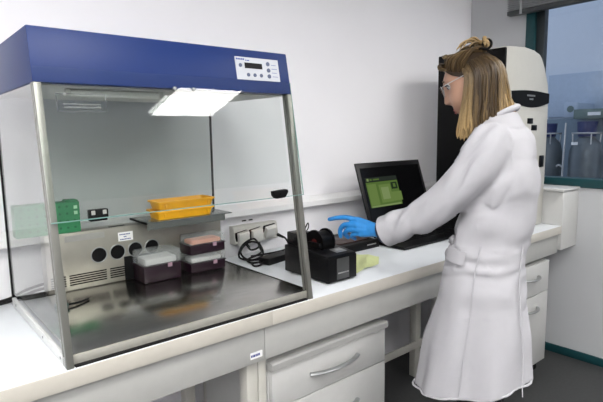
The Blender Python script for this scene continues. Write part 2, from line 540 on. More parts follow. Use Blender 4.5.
for x in (X0 - 0.003, X1 - 0.015):
    z0, z1 = 0.9106, 1.628
    p = MB().prism([(fy(z0), z0), (fy(z0) + 0.016, z0), (fy(z1) + 0.016, z1), (fy(z1), z1)], x, x + 0.018, 'x', 0.001)
    p.build('post', M_post, hood)
    q = MB().prism([(fy(z0) + 0.0165, z0), (fy(z0) + 0.021, z0), (fy(z1) + 0.021, z1), (fy(z1) + 0.0165, z1)], x + 0.003, x + 0.015, 'x')
    q.build('gasket', M_blackm, hood)
    q = MB().prism([(fy(z0) + 0.0215, z0), (fy(z0) + 0.031, z0), (fy(z1) + 0.031, z1), (fy(z1) + 0.0215, z1)], x, x + 0.018, 'x', 0.001)
    q.build('inner_post', M_post, hood)
side = lambda: [(fy(0.942) + 0.032, 0.9405), (0.660, 0.9405), (0.660, 1.6265), (fy(1.6265) + 0.032, 1.6265)]
MB().prism(side(), X0 + 0.003, X0 + 0.007, 'x').build('side_glass', M_sidel, hood)
rg = MB().prism(side(), X1 - 0.009, X1 - 0.005, 'x').build('side_glass', M_side, hood)
MB().box(X0 + 0.003, X1 - 0.005, 0.662, 0.667, 0.9405, 1.6265).build('back_glass', M_backp, hood)
for x in (X0 - 0.002, X1 - 0.006):
    MB().box(x, x + 0.006, 0.661, 0.670, 0.9105, 1.627).build('rear_edge', M_rubber, hood)
# roof
Z_RB, Z_RT = 1.628, 1.769
fyr = lambda z: 0.108 + 0.1915 * (z - 1.628)
roof = MB().prism([(fyr(Z_RB), Z_RB), (fyr(Z_RT), Z_RT), (YBK + 0.006, Z_RT), (YBK + 0.006, Z_RB)], X0 - 0.004, X1 + 0.004, 'x', 0.003).build('roof', M_blue, hood)
MB().box(X0 + 0.004, X1 - 0.004, fy(1.62) + 0.036, 0.660, 1.6235, 1.6279).build('roof_lining', M_under, roof)
ut = MB().cyl((0.11, 0.205, 1.6125), (0.365, 0.205, 1.6125), 0.0105, n=14)
uo = ut.build('uv_tube', M_tube, hood)
for x in (0.095, 0.366):
    MB().box(x, x + 0.014, 0.192, 0.218, 1.604, 1.6234, 0.002).build('lamp_holder', M_wplast, uo)


def plate(mb, x0, x1, z0, z1, a, b_, f=fyr):
    mb.prism([(f(z0) - a, z0), (f(z0) - b_, z0), (f(z1) - b_, z1), (f(z1) - a, z1)], x0, x1, 'x')
    return mb


cp = plate(MB(), 0.601, 0.776, 1.669, 1.743, 0.0, 0.0022).build('control_panel', M_panel, roof)
plate(MB(), 0.636, 0.706, 1.707, 1.7255, 0.0022, 0.0032).build('display', M_black, cp)


def rbtn(x, z, r, m):
    n = Vector((0, -1, 0.1915)).normalized()
    c = Vector((x, fyr(z) - 0.0022, z))
    MB().cyl(c, c + n * 0.0018, r, n=18).build('button', m, cp)


for x in (0.646, 0.672, 0.698): rbtn(x, 1.6855, 0.0062, M_btn)
for z in (1.685, 1.705, 1.7265): rbtn(0.731, z, 0.0072, M_btn)
rbtn(0.619, 1.7155, 0.0062, M_btn)
tl = MB()
x = 0.605
for wd in (0.0065, 0.0065, 0.0065, 0.0065, 0.0075):
    plate(tl, x, x + wd * 0.72, 1.733, 1.7385, 0.0022, 0.0028); x += wd
plate(tl, x + 0.002, x + 0.006, 1.7315, 1.735, 0.0022, 0.0028); plate(tl, x + 0.008, x + 0.018, 1.7315, 1.7345, 0.0022, 0.0028)
tl.build('logo', M_inkb, cp)
tl = MB()
for k in range(4): plate(tl, 0.745, 0.768 - 0.003 * (k % 2), 1.684 + k * 0.013, 1.6855 + k * 0.013, 0.0022, 0.0026)
tl.build('panel_lettering', M_inkb, cp)
# sash panes
TZ = lambda y0, deg: (lambda z: y0 + math.tan(math.radians(deg)) * (z - 1.28))
f1 = TZ(0.0475, 9.72)
sash = MB().prism([(f1(1.28), 1.28), (f1(1.28) + 0.004, 1.28), (f1(1.668) + 0.004, 1.668), (f1(1.668), 1.668)], X0 - 0.002, X1 + 0.002, 'x').build('sash', M_sash, hood)
f2 = TZ(0.0935, 9.35)
MB().prism([(f2(1.32), 1.32), (f2(1.32) + 0.004, 1.32), (f2(1.623) + 0.004, 1.623), (f2(1.623), 1.623)], X0 + 0.018, X1 - 0.018, 'x').build('inner_pane', M_sash2, hood)
ge = mat('green_glass_edge', (0.16, 0.30, 0.27), 0.3)
MB().prism([(f1(1.2795), 1.2775), (f1(1.2795) + 0.0042, 1.2775), (f1(1.668) + 0.0042, 1.668), (f1(1.668) - 0.0002, 1.668)], X1 + 0.0021, X1 + 0.0034, 'x').build('glass_edge', ge, sash)
MB().box(X0 - 0.002, X1 + 0.0034, f1(1.28) - 0.0002, f1(1.28) + 0.0042, 1.2772, 1.2794).build('glass_edge', ge, sash)
kn = MB().prism([(0.672, 1.303), (0.732, 1.306), (0.735, 1.296), (0.722, 1.279), (0.685, 1.277), (0.675, 1.287)], 0.026, f1(1.28) - 0.0005, 'y', 0.003)
kn.cyl((0.702, 0.022, 1.293), (0.702, 0.027, 1.293), 0.006, n=16)
kn.build('handle', M_blackm, sash)
for x in (0.375, 0.437):
    z = 1.628
    n = Vector((0, -1, 0.169)).normalized(); c = Vector((x, f1(z), z))
    bmb = MB().cyl(c, c + n * 0.004, 0.0055, n=14); bmb.cyl(c + n * 0.004, c + n * 0.006, 0.0035, n=10)
    bmb.build('bolt', M_handle, sash)
st = MB()                                                   # faint etched notice at the upper left
ey = lambda z: f1(z)
for (a, c, z0, z1) in ((0.045, 0.17, 1.6005, 1.602), (0.045, 0.17, 1.5555, 1.557), (0.045, 0.0465, 1.557, 1.6005), (0.1685, 0.17, 1.557, 1.6005), (0.06, 0.155, 1.565, 1.569), (0.06, 0.155, 1.573, 1.577)):
    plate(st, a, c, z0, z1, 0.0, 0.0006, ey)
st.build('etched_notice', mat('etching_grey', (0.13, 0.14, 0.14), 0.8, spec=0.1), sash)

# rear steel unit with ports and vents
UY = 0.595
ut = MB().box(0.100, X1 - 0.012, UY, 0.660, 0.9395, 1.150, 0.002).build('circulation_unit', M_unit, hood)
for x in (0.280, 0.349, 0.418, 0.486):
    MB().cyl((x, UY - 0.0025, 1.055), (x, UY, 1.055), 0.0275, n=32).build('port', M_blackm, ut)
    MB().torus((x, UY - 0.002, 1.055), (0, 1, 0), 0.0285, 0.0022, 32, 6).build('port_ring', M_handle, ut)
for (a, c) in ((0.110, 0.160), (0.172, 0.304), (0.317, 0.449), (0.462, 0.594), (0.607, 0.739)):
    v = MB()
    for k in range(5):
        z = 0.958 + k * 0.0085
        v.box(a, c, UY - 0.0012, UY + 0.0002, z, z + 0.0045)
    v.build('vent', M_blackm, ut)
lb = MB().box(0.355, 0.412, UY - 0.001, UY, 1.094, 1.128).build('sticker', M_paperw, ut)
tl = MB()
for k, (a, c) in enumerate(((0.360, 0.407), (0.376, 0.392), (0.362, 0.405))):
    for j in range(int((c - a) / 0.006)):
        tl.box(a + j * 0.006, a + j * 0.006 + 0.0045, UY - 0.0016, UY - 0.001, 1.1175 - k * 0.0095, 1.1215 - k * 0.0095)
tl.build('sticker_lettering', M_inkb, lb)
MB().box(0.165, 0.305, UY - 0.0008, UY, 1.118, 1.140).build('plate', mat('grey_plate', (0.33, 0.33, 0.31), 0.4, metal=0.3), ut)
MB().box(0.33, 0.39, 0.612, 0.626, 1.150, 1.1508).build('top_slot', M_blackm, ut)
# shelf
sh = MB().box(0.434, X1 - 0.011, 0.500, 0.6605, 1.1635, 1.1675, 0.0008)
sh.box(0.434, 0.77, 0.500, 0.504, 1.139, 1.1635)
sh.build('shelf', mat('grey_green_steel', (0.22, 0.24, 0.225), 0.25, metal=0.8, var=0.03), hood)
MB().box(0.428, 0.434, 0.500, 0.6605, 1.1605, 1.1690, 0.001).build('shelf_edge', M_rubber, hood)

# ------------------------------------------------------------------ things in the hood
t = thing('tube_rack', 'green plastic tube rack standing in the hood rear left corner', 'rack', (0.12, 0.625, 1.150))
rk = MB().box(0.016, 0.226, 0.600, 0.655, 1.1505, 1.262, 0.004)
rk.box(0.180, 0.222, 0.603, 0.652, 1.262, 1.268, 0.002)
rk.build('body', M_green, t)
hl = MB()
for r_ in range(4):
    for c_ in range(8):
        x, z = 0.035 + c_ * 0.0245, 1.170 + r_ * 0.0255
        hl.cyl((x, 0.5992, z), (x, 0.6002, z), 0.0042, n=12)
hl.build('holes', M_dgreen, t)
lbs = MB()
for z in (1.242, 1.222):
    lbs.box(0.205, 0.217, 0.5990, 0.5999, z - 0.006, z + 0.006)
lbs.build('markings', mat('pale_green', (0.35, 0.6, 0.4), 0.5), t)

t = thing('timer', 'small black two button device on the hood back glass', 'timer', (0.305, 0.655, 1.185))
MB().box(0.268, 0.340, 0.636, 0.6615, 1.184, 1.219, 0.004).build('body', M_black, t)
MB().box(0.270, 0.334, 0.632, 0.6615, 1.176, 1.1835, 0.002).build('base', M_blackm, t)
for x in (0.283, 0.325):
    MB().box(x - 0.007, x + 0.007, 0.634, 0.6362, 1.200, 1.216, 0.0006).build('button', M_tips, t)


def tray(x0, x1, y0, y1, z0, z1, label):
    t = thing('tray', label, 'tray', ((x0 + x1) / 2, (y0 + y1) / 2, z0), 0, 'yellow trays on the hood shelf')
    def ring(ins, z):
        c = 0.012
        pts = []
        for (cx, cy, a0) in ((x1 - ins - c, y1 - ins - c, 0), (x0 + ins + c, y1 - ins - c, 90), (x0 + ins + c, y0 + ins + c, 180), (x1 - ins - c, y0 + ins + c, 270)):
            for k in range(5):
                a = math.radians(a0 + k * 22.5)
                pts.append((cx + c * math.cos(a), cy + c * math.sin(a), z))
        return pts
    b = MB().loft([ring(0.010, z0), ring(0.003, z1 - 0.006), ring(-0.003, z1 - 0.006), ring(-0.003, z1), ring(0.004, z1), ring(0.012, z0 + 0.003)])
    b.build('body', M_yellow, t)
    for x in (x0 + 0.03, x1 - 0.03):
        MB().box(x - 0.004, x + 0.004, y0 - 0.001, y0 + 0.004, z0 + 0.008, z1 - 0.012, 0.001).build('rib', M_yellow, t)


tray(0.482, 0.728, 0.512, 0.618, 1.1682, 1.203, 'yellow plastic tray standing directly on the hood shelf, lower one')
tray(0.490, 0.735, 0.517, 0.623, 1.2035, 1.238, 'yellow plastic tray stacked on the lower tray, upper one')


def tipbox(x0, x1, y0, y1, z0, hb, hl, tips, label):
    t = thing('tip_box', label, 'box', ((x0 + x1) / 2, (y0 + y1) / 2, z0), 0, 'pipette tip boxes in the hood')
    MB().box(x0, x1, y0, y1, z0, z0 + hb, 0.004).build('base', M_purple, t)
    MB().box(x0 + 0.012, x1 - 0.012, y0 + 0.012, y1 - 0.012, z0 + hb, z0 + hb + hl * 0.50, 0.006).build('tips', tips, t)
    lid = MB().box(x0 - 0.001, x1 + 0.001, y0 - 0.001, y1 + 0.001, z0 + hb + 0.0006, z0 + hb + hl, 0.006).build('lid', M_clear, t)
    MB().box(x0 - 0.0025, x1 + 0.0025, y0 - 0.0025, y1 + 0.0025, z0 + hb - 0.003, z0 + hb + 0.0005, 0.001).build('rim', M_purple, t)
    xm = x0 + (x1 - x0) * 0.68
    MB().box(xm - 0.009, xm + 0.009, y0 - 0.006, y0 - 0.003, z0 + hb - 0.012, z0 + hb + 0.004, 0.001).build('clasp', M_pink, t)


tipbox(0.404, 0.555, 0.485, 0.590, 0.9396, 0.064, 0.052, M_tips, 'dark purple pipette tip box with clear lid, nearest the ports')
tipbox(0.604, 0.763, 0.497, 0.590, 0.9396, 0.037, 0.036, M_tips, 'lower purple tip box of the two box stack')
tipbox(0.604, 0.763, 0.497, 0.590, 1.0130, 0.038, 0.037, M_otips, 'upper tip box with orange tips under its clear lid')
t = thing('dark_block', 'black block behind the single tip box, under the ports', 'block', (0.40, 0.575, 0.94))
MB().box(0.372, 0.50, 0.5915, 0.5945, 0.9396, 1.032, 0.001).build('face', M_blackm, t)
t = None

# ------------------------------------------------------------------ cables at the left
for i, (lab, pts) in enumerate((
        ('black cable running into the hood from left, upper of the pair', [(-0.6, 0.70, 0.916), (-0.25, 0.72, 0.916), (-0.03, 0.705, 0.920), (0.05, 0.710, 0.942), (0.12, 0.712, 0.952), (0.20, 0.715, 0.940), (0.30, 0.72, 0.917)]),
        ('black cable running into the hood from left, lower of the pair', [(-0.6, 0.66, 0.916), (-0.25, 0.685, 0.916), (-0.03, 0.685, 0.917), (0.04, 0.69, 0.930), (0.13, 0.695, 0.940), (0.30, 0.70, 0.9165)]))):
    o = MB().tube(smooth_path(pts), 0.0052, 8).build('power_cable', M_rubber)
    tag(o, lab, 'cable', 'cables behind the hood')
t = thing('plug_end', 'small dark plug lying on the hood deck by left post', 'plug', (0.09, 0.42, 0.94))
MB().box(0.075, 0.115, 0.405, 0.43, 0.9396, 0.957, 0.005).build('body', mat('dark_green_rubber', (0.02, 0.05, 0.04), 0.5), t)
MB().tube(smooth_path([(0.112, 0.418, 0.948), (0.15, 0.425, 0.945), (0.19, 0.45, 0.9435)]), 0.0038, 8).build('lead', M_rubber, t)

# ------------------------------------------------------------------ sockets, plugs, cables, power brick
t = thing('socket_block', 'white power socket block under the wall ledge right of hood', 'socket', (1.12, 0.78, 0.97))
MB().prism([(0.7995, 1.046), (0.765, 1.046), (0.758, 1.040), (0.745, 0.965), (0.752, 0.958), (0.7995, 0.958)], 0.972, 1.235, 'x', 0.002).build('housing', mat('socket_grey_white', (0.56, 0.55, 0.51), 0.5), t)
for x in (1.06, 1.10):
    MB().box(x - 0.012, x + 0.012, 0.798, 0.7995, 1.0595, 1.066).build('fixing', M_blackm, t)
specs = [(1.010, 0.9935, -8, 'white plug, leftmost of three in the socket block'), (1.090, 0.9985, -10, 'white plug with dark lead, middle of three in socket block'), (1.172, 1.010, 24, 'white plug tilted outward, rightmost of three in socket block')]
leads = [
    [(1.02, 0.728, 0.965), (1.03, 0.70, 0.935), (1.05, 0.66, 0.955), (1.0, 0.63, 1.005), (0.93, 0.62, 0.985), (0.905, 0.61, 0.935), (0.96, 0.585, 0.918), (1.03, 0.60, 0.93), (1.035, 0.64, 0.975), (0.985, 0.655, 0.985), (0.935, 0.645, 0.95), (0.95, 0.61, 0.917), (1.02, 0.56, 0.916), (1.06, 0.53, 0.9165)],
    [(1.095, 0.725, 0.955), (1.095, 0.715, 0.93), (1.085, 0.69, 0.918), (1.03, 0.65, 0.917), (0.98, 0.63, 0.9165), (0.94, 0.60, 0.9165), (0.93, 0.55, 0.9165), (0.955, 0.515, 0.922)],
    [(1.20, 0.70, 0.985), (1.235, 0.69, 0.965), (1.25, 0.68, 0.93), (1.23, 0.66, 0.918), (1.15, 0.64, 0.9165), (1.06, 0.645, 0.9165), (1.0, 0.655, 0.9165)]]
for i, (x, z, tilt, lab) in enumerate(specs):
    t = thing('plug', lab, 'plug', (x, 0.73, z - 0.03), 0, 'plugs in the socket block')
    mtx = Matrix.Translation((x, 0.742, z)) @ Matrix.Rotation(math.radians(12 + (22 if i == 2 else 0)), 4, 'X') @ Matrix.Rotation(math.radians(-9), 4, 'Y')
    MB().box(-0.029, 0.029, -0.026, -0.0, -0.034, 0.032, 0.004, mtx=mtx).build('body', M_wplast, t)
    MB().box(-0.035, 0.031, 0.0003, 0.010, -0.032, 0.030, 0.002, mtx=mtx).build('collar', M_blackm, t)  # black backing past the plug's left side stands in for gap shadow
    MB().tube(smooth_path(leads[i]), 0.0048, 8).build('lead', M_rubber, t)
    l0, l1 = Vector(leads[i][0]), Vector(leads[i][1])
    MB().cyl(l0 + (l0 - l1) * 0.15, l0 + (l1 - l0) * 0.7, 0.0085, 0.0065, 10).build('strain_relief', M_rubber, t)
t = thing('power_brick', 'black laptop power brick lying behind the label printer', 'power supply', (1.03, 0.49, 0.91))
mtx = Matrix.Translation((1.035, 0.515, 0.9265)) @ Matrix.Rotation(math.radians(12), 4, 'Z')
MB().box(-0.075, 0.085, -0.032, 0.032, -0.016, 0.016, 0.005, mtx=mtx).build('body', M_black, t)
MB().tube(smooth_path([(0.965, 0.50, 0.925), (0.93, 0.485, 0.918), (0.91, 0.50, 0.9155), (0.93, 0.55, 0.9155)]), 0.0045, 8).build('lead', M_rubber, t)

# ------------------------------------------------------------------ label printer
t = thing('label_printer', 'black label printer with a round spool beside the hood', 'printer', (1.04, 0.21, 0.91))
px0, px1, py0, py1 = 0.960, 1.116, 0.075, 0.345
body = MB().prism([(py0, 0.918), (py1, 0.918), (py1, 1.030), (0.26, 1.034), (0.215, 1.034), (py0 + 0.008, 1.020), (py0, 1.012)], px0, px1, 'x', 0.004).build('body', M_black, t)
for x in (px0 + 0.025, px1 - 0.025):
    for y in (py0 + 0.03, py1 - 0.03):
        MB().cyl((x, y, 0.9102), (x, y, 0.9182), 0.010, n=12).build('foot', M_rubber, t)
MB().box(px0 + 0.010, px0 + 0.085, 0.262, 0.340, 1.0315, 1.085, 0.004).build('cutter_housing', M_black, t)
spo = MB().cyl((1.0125, 0.205, 1.052), (1.0655, 0.205, 1.052), 0.044, n=36).build('ribbon_spool', M_rubber, t)
for x in (1.005, 1.066):
    MB().cyl((x, 0.205, 1.052), (x + 0.007, 0.205, 1.052), 0.052, n=40).build('flange', M_black, spo)
MB().cyl((1.0035, 0.205, 1.052), (1.0048, 0.205, 1.052), 0.016, n=24).build('hub', mat('dark_red_hub', (0.10, 0.012, 0.012), 0.4), spo)
MB().box(0.985, 1.000, 0.155, 0.225, 1.0345, 1.058, 0.003).build('bracket', M_black, t)
sl = lambda y: 1.020 + (y - 0.083) * (1.034 - 1.020) / (0.215 - 0.083)
kp = MB().prism([(0.105, sl(0.105) + 0.0002), (0.150, sl(0.150) + 0.0002), (0.150, sl(0.150) + 0.0022), (0.105, sl(0.105) + 0.0022)], 1.035, 1.090, 'x').build('keypad', M_handle, t)
MB().box(1.045, 1.080, 0.118, 0.138, 1.0268, 1.029, 0.0005).build('label', M_silver, kp)
fp = MB().box(px0 + 0.045, px1 - 0.045, py0 - 0.002, py0 + 0.001, 0.925, 1.008, 0.0008).build('front_strip', mat('dark_grey_strip', (0.05, 0.052, 0.052), 0.4), t)
MB().box(px0 + 0.05, px1 - 0.048, py0 - 0.003, py0 - 0.0018, 0.948, 0.953).build('model_plate', M_silver, fp)
MB().box(px0 - 0.0008, px0 + 0.0004, 0.13, 0.20, 0.955, 1.0).build('side_panel', M_blackm, t)

# ------------------------------------------------------------------ note, black box, laptop
t = bmesh.new()
P = lambda *a: Vector(a)
grid = {}
nm = MB()
c00, c10, c11, c01 = P(1.150, 0.118, 0.9115), P(1.345, 0.160, 0.9115), P(1.445, 0.245, 0.9115), P(1.395, 0.372, 0.9115)
n_u, n_v = 10, 10
vv = []
for i in range(n_u + 1):
    row = []
    for j in range(n_v + 1):
        u, v = i / n_u, j / n_v
        p = c00 * (1 - u) * (1 - v) + c10 * u * (1 - v) + c11 * u * v + c01 * (1 - u) * v
        lift = 0.022 * max(0, 1 - abs(u - 0.42 - 0.2 * v) / 0.30) * (0.35 + 0.65 * (1 - abs(2 * v - 0.9)))
        row.append(nm.bm.verts.new((p.x, p.y, p.z + max(0, lift))))
    vv.append(row)
for i in range(n_u):
    for j in range(n_v):
        nm.bm.faces.new((vv[i][j], vv[i + 1][j], vv[i + 1][j + 1], vv[i][j + 1]))
o = nm.build('paper_note', M_note, sharp=20)
tag(o, 'creased yellow green paper note lying beside the label printer', 'paper')
t.free()

t = thing('drive_unit', 'flat black electronic unit on bench below the gloved hand', 'electronic unit', (1.48, 0.50, 0.91))
MB().prism([(0.388, 0.9105), (0.62, 0.9105), (0.62, 0.955), (0.40, 0.947), (0.388, 0.940)], 1.33, 1.612, 'x', 0.003).build('body', M_black, t)
MB().box(1.52, 1.585, 0.3865, 0.3885, 0.930, 0.935).build('trim', M_silver, t)
MB().box(1.36, 1.58, 0.43, 0.58, 0.9495, 0.9535, 0.001).build('reflection_plate', mat('reddish_reflection_gloss', (0.035, 0.014, 0.010), 0.25), t)  # reddish reflection on the unit's top, put into this plate's colour
MB().box(1.24, 1.328, 0.47, 0.60, 0.9105, 0.962, 0.004).build('connector_block', M_black, t)
o = MB().tube(smooth_path([(1.235, 0.53, 0.94), (1.19, 0.50, 0.965), (1.17, 0.47, 1.01), (1.175, 0.46, 1.055), (1.20, 0.47, 1.075), (1.225, 0.50, 1.04), (1.21, 0.55, 0.98), (1.20, 0.60, 0.917), (1.26, 0.66, 0.916)]), 0.0028, 6).build('thin_cable', M_rubber)
tag(o, 'thin black looped wire standing up behind the fingertips', 'cable')

lap = thing('laptop', 'open black laptop with a green window on its screen', 'laptop', (1.9, 0.37, 0.91))
MB().prism([(0.240, 0.9125), (0.466, 0.9125), (0.466, 0.934), (0.25, 0.926), (0.240, 0.922)], 1.628, 2.200, 'x', 0.003).build('base', M_lapt, lap)
kb = MB()
for r_ in range(5):
    for c_ in range(14):
        y = 0.320 + r_ * 0.0245
        x = 1.66 + c_ * 0.034
        z = 0.926 + (y - 0.25) * 0.008 / 0.242
        kb.box(x, x + 0.029, y, y + 0.021, z - 0.001, z + 0.0035, 0.001, 1)
kb.build('keyboard', M_blackm, lap)
ly = lambda z: 0.462 + (z - 0.940) * (0.592 - 0.462) / (1.325 - 0.940)


def lidp(x0, x1, z0, z1, a, b_, bev=0.0):
    return MB().prism([(ly(z0) - a, z0), (ly(z0) - b_, z0), (ly(z1) - b_, z1), (ly(z1) - a, z1)], x0, x1, 'x', bev)


lid = lidp(1.645, 2.198, 0.942, 1.326, -0.012, 0.0, 0.004).build('screen_lid', M_lapt, lap)
lcd = lidp(1.668, 2.175, 1.025, 1.300, 0.0002, 0.0012).build('display', M_lcd, lid)
M_e = {k: emit('screen_' + k, c, 0.75) for k, c in dict(green=(0.085, 0.145, 0.035), light=(0.13, 0.20, 0.055), pale=(0.19, 0.26, 0.10), dark=(0.018, 0.03, 0.015), bar=(0.022, 0.028, 0.022)).items()}
scr = [(1.688, 1.950, 1.088, 1.222, 'green'), (1.688, 1.950, 1.224, 1.247, 'bar'), (1.695, 1.765, 1.100, 1.212, 'light'), (1.785, 1.880, 1.108, 1.205, 'light'), (1.80, 1.862, 1.125, 1.19, 'pale'),
       (1.888, 1.940, 1.175, 1.212, 'dark'), (1.880, 1.962, 1.110, 1.160, 'light'), (1.695, 1.94, 1.0895, 1.098, 'pale'), (1.70, 1.716, 1.228, 1.242, 'pale'), (1.724, 1.74, 1.230, 1.240, 'green'), (1.75, 1.80, 1.231, 1.239, 'green'), (1.905, 1.925, 1.185, 1.205, 'green')]
for i, (a, c, z0, z1, k) in enumerate(scr):
    lidp(a, c, z0, z1, 0.0012 + i * 0.00012, 0.0014 + i * 0.00012).build('screen_area', M_e[k], lcd)
MB().cyl((1.66, 0.4645, 0.9405), (1.80, 0.4645, 0.9405), 0.006, n=10).build('hinge', M_lapt, lap)
MB().cyl((2.02, 0.4645, 0.9405), (2.16, 0.4645, 0.9405), 0.006, n=10).build('hinge', M_lapt, lap)

# ------------------------------------------------------------------ gel imager
im = thing('gel_imager', 'tall cream imaging cabinet with black side behind the person', 'imager', (2.55, 0.32, 0.91))
prof = [(2.300, 0.912), (2.815, 0.912), (2.832, 1.25), (2.832, 1.60), (2.828, 1.70), (2.815, 1.765), (2.765, 1.855), (2.725, 1.908), (2.695, 1.928), (2.62, 1.946), (2.52, 1.953), (2.40, 1.947), (2.300, 1.938)]
MB().prism(prof, 0.113, 0.515, 'y', 0.006).build('body', M_cream, im)
MB().box(2.278, 2.299, 0.105, 0.520, 0.912, 1.930, 0.004).build('side_panel', M_blackm, im)
st = []
for i in range(17):
    f = i / 16
    st.append((2.385 + 0.444 * f, 1.652 - 0.030 * math.sin(math.pi * f)))
for i in range(17):
    f = 1 - i / 16
    st.append((2.375 + 0.454 * f, 1.708 + 0.010 * math.sin(math.pi * f)))
so = MB().prism(st, 0.109, 0.1135, 'y').build('brand_band', M_blackm, im)
tl = MB()
x = 2.55
for k in range(9):
    tl.box(x, x + 0.008, 0.1082, 0.109, 1.684, 1.694); x += 0.011
for k in range(4):
    tl.box(2.58 + k * 0.012, 2.589 + k * 0.012, 0.1082, 0.109, 1.664, 1.674)
tl.build('band_lettering', M_handle, so)
for x, z in ((2.600, 1.545), (2.652, 1.506)):
    MB().box(x - 0.033, x + 0.033, 0.106, 0.1135, z - 0.016, z + 0.016, 0.005).build('button', M_black, im)
MB().box(2.735, 2.785, 0.102, 0.1135, 1.270, 1.340, 0.004).build('latch', M_black, im)
MB().box(2.33, 2.80, 0.1105, 0.1135, 0.95, 1.60, 0.001).build('door', M_cream, im)

# ------------------------------------------------------------------ person
A0 = math.radians(112)
per = thing('person', 'person with long blonde hair in white lab coat and blue glove', 'person', (1.40, -0.34, 0), A0)


def remesh(mb, name, m, parent, vox, sm=4, post=None, sharp=180):
    bmesh.ops.recalc_face_normals(mb.bm, faces=mb.bm.faces)
    me = bpy.data.meshes.new(name + '_src')
    mb.bm.to_mesh(me); mb.bm.free()
    o = bpy.data.objects.new(name + '_src', me)
    COL.objects.link(o)
    r = o.modifiers.new('r', 'REMESH'); r.mode = 'VOXEL'; r.voxel_size = vox
    s = o.modifiers.new('s', 'SMOOTH'); s.iterations = sm; s.factor = 0.5
    dg = bpy.context.evaluated_depsgraph_get()
    dg.update()
    out = bpy.data.meshes.new_from_object(o.evaluated_get(dg))
    bpy.data.objects.remove(o); bpy.data.meshes.remove(me)
    out.name = name
    if post:
        post(out)
    out.materials.clear(); out.materials.append(m)
    for p in out.polygons:
        p.use_smooth = True
    ob = bpy.data.objects.new(name, out)
    COL.objects.link(ob)
    ob.parent = parent
    return ob


def ell(c, ha, hs, z, n=32, p=2.3, dz=None):
    pts = []
    for k in range(n):
        a = 2 * math.pi * k / n
        ca, sa = math.cos(a), math.sin(a)
        x = c + ha * math.copysign(abs(ca) ** (2 / p), ca)
        pts.append((x, hs * math.copysign(abs(sa) ** (2 / p), sa), z + (dz(ca, sa) if dz else 0)))
    return pts


def limb(mb, pts, rad, n=16, k=5):
    P_ = smooth_path(pts, k)
    R_ = []
    m = len(pts)
    for i in range(m - 1):
        for j in range(k):
            R_.append(rad[i] + (rad[i + 1] - rad[i]) * j / k)
    R_.append(rad[-1])
    mb.tube(P_, R_, n)
    mb.sphere(pts[0], rad[0] * 0.98, 14, 10); mb.sphere(pts[-1], rad[-1] * 0.98, 14, 10)


# head frame
HC = Vector((0.085, 0.0, 1.668))
PT = math.radians(21)
HF = Vector((math.cos(PT), 0, -math.sin(PT))); HU = Vector((math.sin(PT), 0, math.cos(PT))); HS = Vector((0, 1, 0))
hd = lambda f, s, u: HC + HF * f + HS * s + HU * u


def gauss(d2, s):
    return math.exp(-d2 / (2 * s * s))


def head_pt(dx, dy, dz):
    """surface of the head along a unit direction in the head frame"""
    rx = 0.094 if dx > 0 else 0.100
    rz = 0.118 if dz > 0 else 0.112
    ry = 0.075
    if dz < 0:
        ry *= 1 - 0.26 * min(1, -dz * 1.05) ** 1.5
    pw = 2.0 + (0.9 * min(1.0, max(0.0, -dz * 2)) if dx > 0 else 0.0)
    r = (abs(dx / rx) ** pw + abs(dy / ry) ** pw + abs(dz / rz) ** pw) ** (-1 / pw)
    p = Vector((dx * r, dy * r, dz * r))
    if dx > 0:
        face = dx
        p.x -= 0.010 * gauss((p.z - 0.012) ** 2 + (abs(p.y) - 0.032) ** 2, 0.016)          # eye sockets
        p.x += 0.008 * gauss((p.z - 0.036) ** 2, 0.014) * gauss(p.y ** 2, 0.045)              # brow
        nz = max(0, min(1, (0.030 - p.z) / 0.068))
        if -0.052 < p.z < 0.034:
            fall = 1.0 if p.z > -0.040 else max(0, 1 - (-0.040 - p.z) / 0.012)
            p.x += (0.004 + 0.023 * nz) * fall * gauss(p.y ** 2, 0.006 + 0.006 * nz)          # nose
        p.x += 0.008 * gauss((p.z + 0.070) ** 2, 0.007) * gauss(p.y ** 2, 0.018)              # upper lip
        p.x += 0.007 * gauss((p.z + 0.083) ** 2, 0.006) * gauss(p.y ** 2, 0.016)              # lower lip
        p.x -= 0.004 * gauss((p.z + 0.0765) ** 2, 0.0025) * gauss(p.y ** 2, 0.02)
        p.x += 0.014 * gauss((p.z + 0.108) ** 2, 0.014) * gauss(p.y ** 2, 0.022)              # chin
    return p


bd = MB()
NU, NV = 72, 60
rings = []
for j in range(1, NV):
    th = math.pi * j / NV
    ring = []
    for k in range(NU):
        ph = 2 * math.pi * k / NU
        q = head_pt(math.sin(th) * math.cos(ph), math.sin(th) * math.sin(ph), math.cos(th))
        ring.append(hd(q.x, q.y, q.z))
    rings.append(ring)
bd.loft(rings)
for s in (-1, 1):                                             # ears
    bd.tube([hd(-0.005, s * 0.070, 0.025), hd(-0.014, s * 0.078, 0.030), hd(-0.020, s * 0.082, 0.012), hd(-0.014, s * 0.078, -0.012), hd(-0.004, s * 0.070, -0.022)], [0.007, 0.008, 0.008, 0.007, 0.006], 10)
limb(bd, [(-0.045, 0, 1.46), (-0.02, 0, 1.53), (0.03, 0, 1.585), (0.06, 0, 1.63)], [0.066, 0.056, 0.053, 0.055])
tors = [(1.50, -0.035, 0.055, 0.075), (1.46, -0.025, 0.068, 0.130), (1.40, -0.022, 0.090, 0.155), (1.30, -0.022, 0.100, 0.148), (1.20, -0.015, 0.105, 0.140), (1.10, 0.0, 0.098, 0.130), (1.0, 0.01, 0.108, 0.155), (0.93, 0.012, 0.112, 0.165), (0.86, 0.01, 0.10, 0.16)]
bd.loft([ell(c, ha, hs, z) for z, c, ha, hs in tors])
ARM_L = [(-0.025, 0.150, 1.445), (0.03, 0.158, 1.365), (0.150, 0.140, 1.235), (0.25, 0.122, 1.170), (0.395, 0.100, 1.110)]
